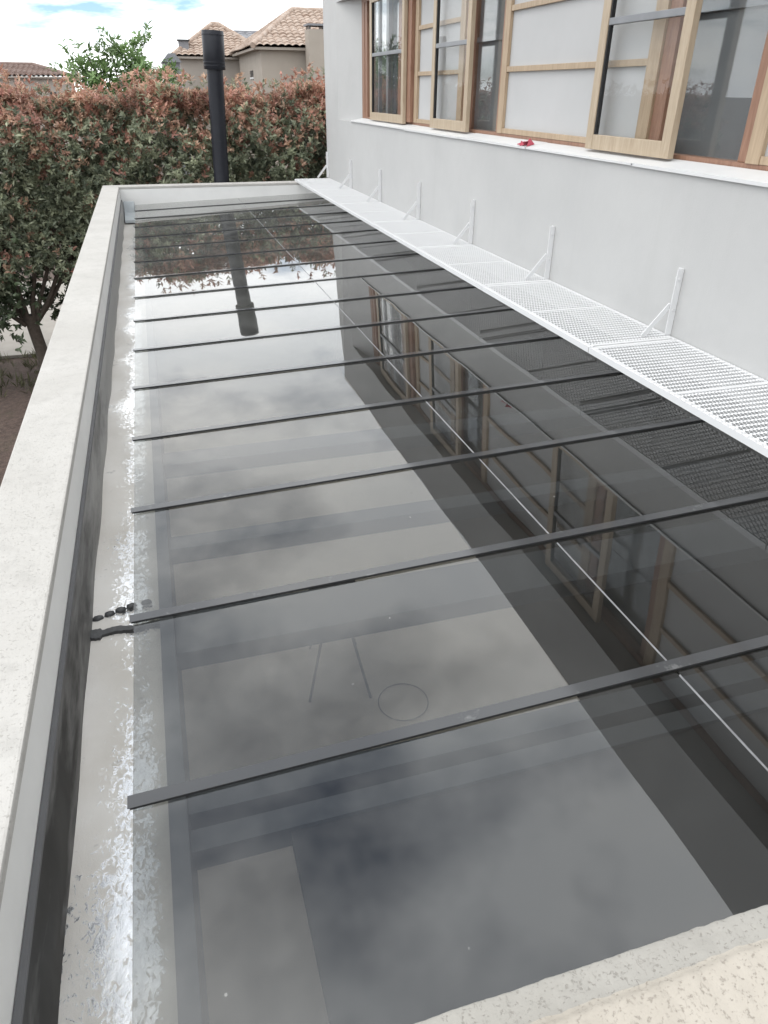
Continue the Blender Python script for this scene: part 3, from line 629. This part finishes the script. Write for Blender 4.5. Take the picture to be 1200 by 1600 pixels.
def hip_house(name, x0, x1, y0, y1, ze, zr, run, label, wallm, tilem, tw=0.25, rows_n=13, over=0.25, parts=None):
    hh = empty(name, ((x0 + x1) / 2, (y0 + y1) / 2, 0), label, 'house')
    B(x0, x1, y0, y1, -0.02, ze - 0.02).build('wall', wallm, hh)
    B(x0 - over, x1 + over, y0 - over, y1 + over, ze - 0.019, ze + 0.06).build('eaves', wallm, hh)
    a, b, c, d = x0 - over - .06, x1 + over + .06, y0 - over - .06, y1 + over + .06; yc = (c + d) / 2; zz_ = ze + 0.07
    r1, r2 = (a + run, yc, zr), (max(b - run, a + run + 0.02), yc, zr); m = MB()
    tiled((a, c, zz_), (b, c, zz_), r1, r2, tw, rows_n, m); tiled((b, d, zz_), (a, d, zz_), r2, r1, tw, rows_n, m)
    tiled((a, d, zz_), (a, c, zz_), r1, r1, tw, rows_n, m); tiled((b, c, zz_), (b, d, zz_), r2, r2, tw, rows_n, m)
    rf = m.build('roof', tilem, hh, fix=False)
    m = MB()
    for p, q in (((a, c, zz_), r1), ((b, c, zz_), r2), ((a, d, zz_), r1), ((b, d, zz_), r2), (r1, r2)):
        m.tube([Vector(p) + Vector((0, 0, .03)), Vector(q) + Vector((0, 0, .03))], .10, 8)
    m.build('ridge_tiles', tilem, rf, fix=False)
    return hh, rf
h1, rf = hip_house('neighbour_house', 4.42, 13.5, 30.0, 36.4, 5.22, 6.62, 2.1, 'beige house with a sandy terracotta tile roof, next to the white house', 'render_beige', 'terracotta')
B(5.98, 6.55, 29.05, 29.74, 0, 5.80).build('chimney', 'render_beige', h1); B(5.95, 6.60, 29.02, 29.77, 5.90, 5.96).build('chimney_cap', 'slate', h1)
for cxx in (6.02, 6.48): B(cxx, cxx + .05, 29.1, 29.7, 5.80, 5.90).build('chimney_post', 'dark_opening', h1)
o = B(4.405, 4.43, 32.3, 33.1, 4.42, 4.62).build('window', 'dark_opening', h1); B(4.395, 4.44, 32.2, 33.2, 4.34, 4.40).build('sill', 'white_paint', o)
o = B(7.4, 8.6, 29.985, 30.02, 3.2, 4.4).build('window', 'dark_opening', h1); B(7.3, 8.7, 29.96, 30.03, 3.12, 3.19).build('sill', 'white_paint', o)
h2, rf = hip_house('neighbour_house', 2.0, 5.6, 37.0, 41.0, 5.12, 6.45, 1.95, 'beige house with a small pyramid tile roof, right behind the flue', 'render_cream', 'terracotta')
B(2.02, 2.42, 37.1, 37.6, 5.2, 5.75).build('chimney', 'slate', h2); B(1.96, 2.48, 37.04, 37.66, 5.75, 5.80).build('chimney_cap', 'dark_opening', h2)
h3, rf = hip_house('neighbour_house', 4.9, 9.5, 46.0, 52.0, 6.15, 6.75, 1.2, 'house with a low slate-grey roof showing between the two terracotta roofs', 'render_cream', 'slate', tw=.5, rows_n=5)
h4, rf = hip_house('neighbour_house', -8.6, -3.35, 45.0, 51.0, 4.42, 5.02, 2.0, 'low house with a brown tiled hip roof at the far left edge', 'render_cream', 'brown_tile', rows_n=10)
B(-4.2, -3.9, 44.97, 45.02, 3.0, 3.8).build('window', 'dark_opening', h4)
# glazed gable seen just left of the pyramid roof
gb = empty('garden_shed', (1.6, 33.0, 0), 'small grey shed roof peeking out between the green tree and the pyramid roof', 'shed')
B(1.15, 1.75, 33.0, 35.0, 0, 4.85).build('wall', 'slate', gb); MB().prism([(1.08, 4.86), (1.82, 4.86), (1.6, 5.15), (1.35, 5.15)], 32.9, 35.1).build('roof', 'grey_metal', gb)

# ---------------------------------------------------------------- things on the gallery floor, dim under the glass
tr_ = empty('stool', (0.80, 3.75, 0.4), 'thin-legged metal stool standing on the pale floor below the glass', 'stool')
for a, b in ((.55, 3.52), (.96, 3.44), (.66, 4.05), (1.0, 4.0)):
    MB().tube([(a, b, .4), ((a + .80) / 2 + .0, (b + 3.75) / 2, .82), (.80 + (a - .8) * .55, 3.75 + (b - 3.75) * .55, 1.1)], .009, 6).build('leg', 'grey_metal', tr_)
B(.64, .96, 3.58, 3.92, 1.1, 1.13).build('seat', 'charcoal_wall', tr_, bevel=.006)
m = MB(); pts = [(1.16 + .17 * math.cos(i * math.pi / 16), 3.33 + .17 * math.sin(i * math.pi / 16), .412) for i in range(33)]
m.tube(pts, .0035, 6, cap=False); tag(m.build('hoop', 'room_wall', fix=False), 'thin dark hoop lying on the pale floor below the glass', 'hoop')
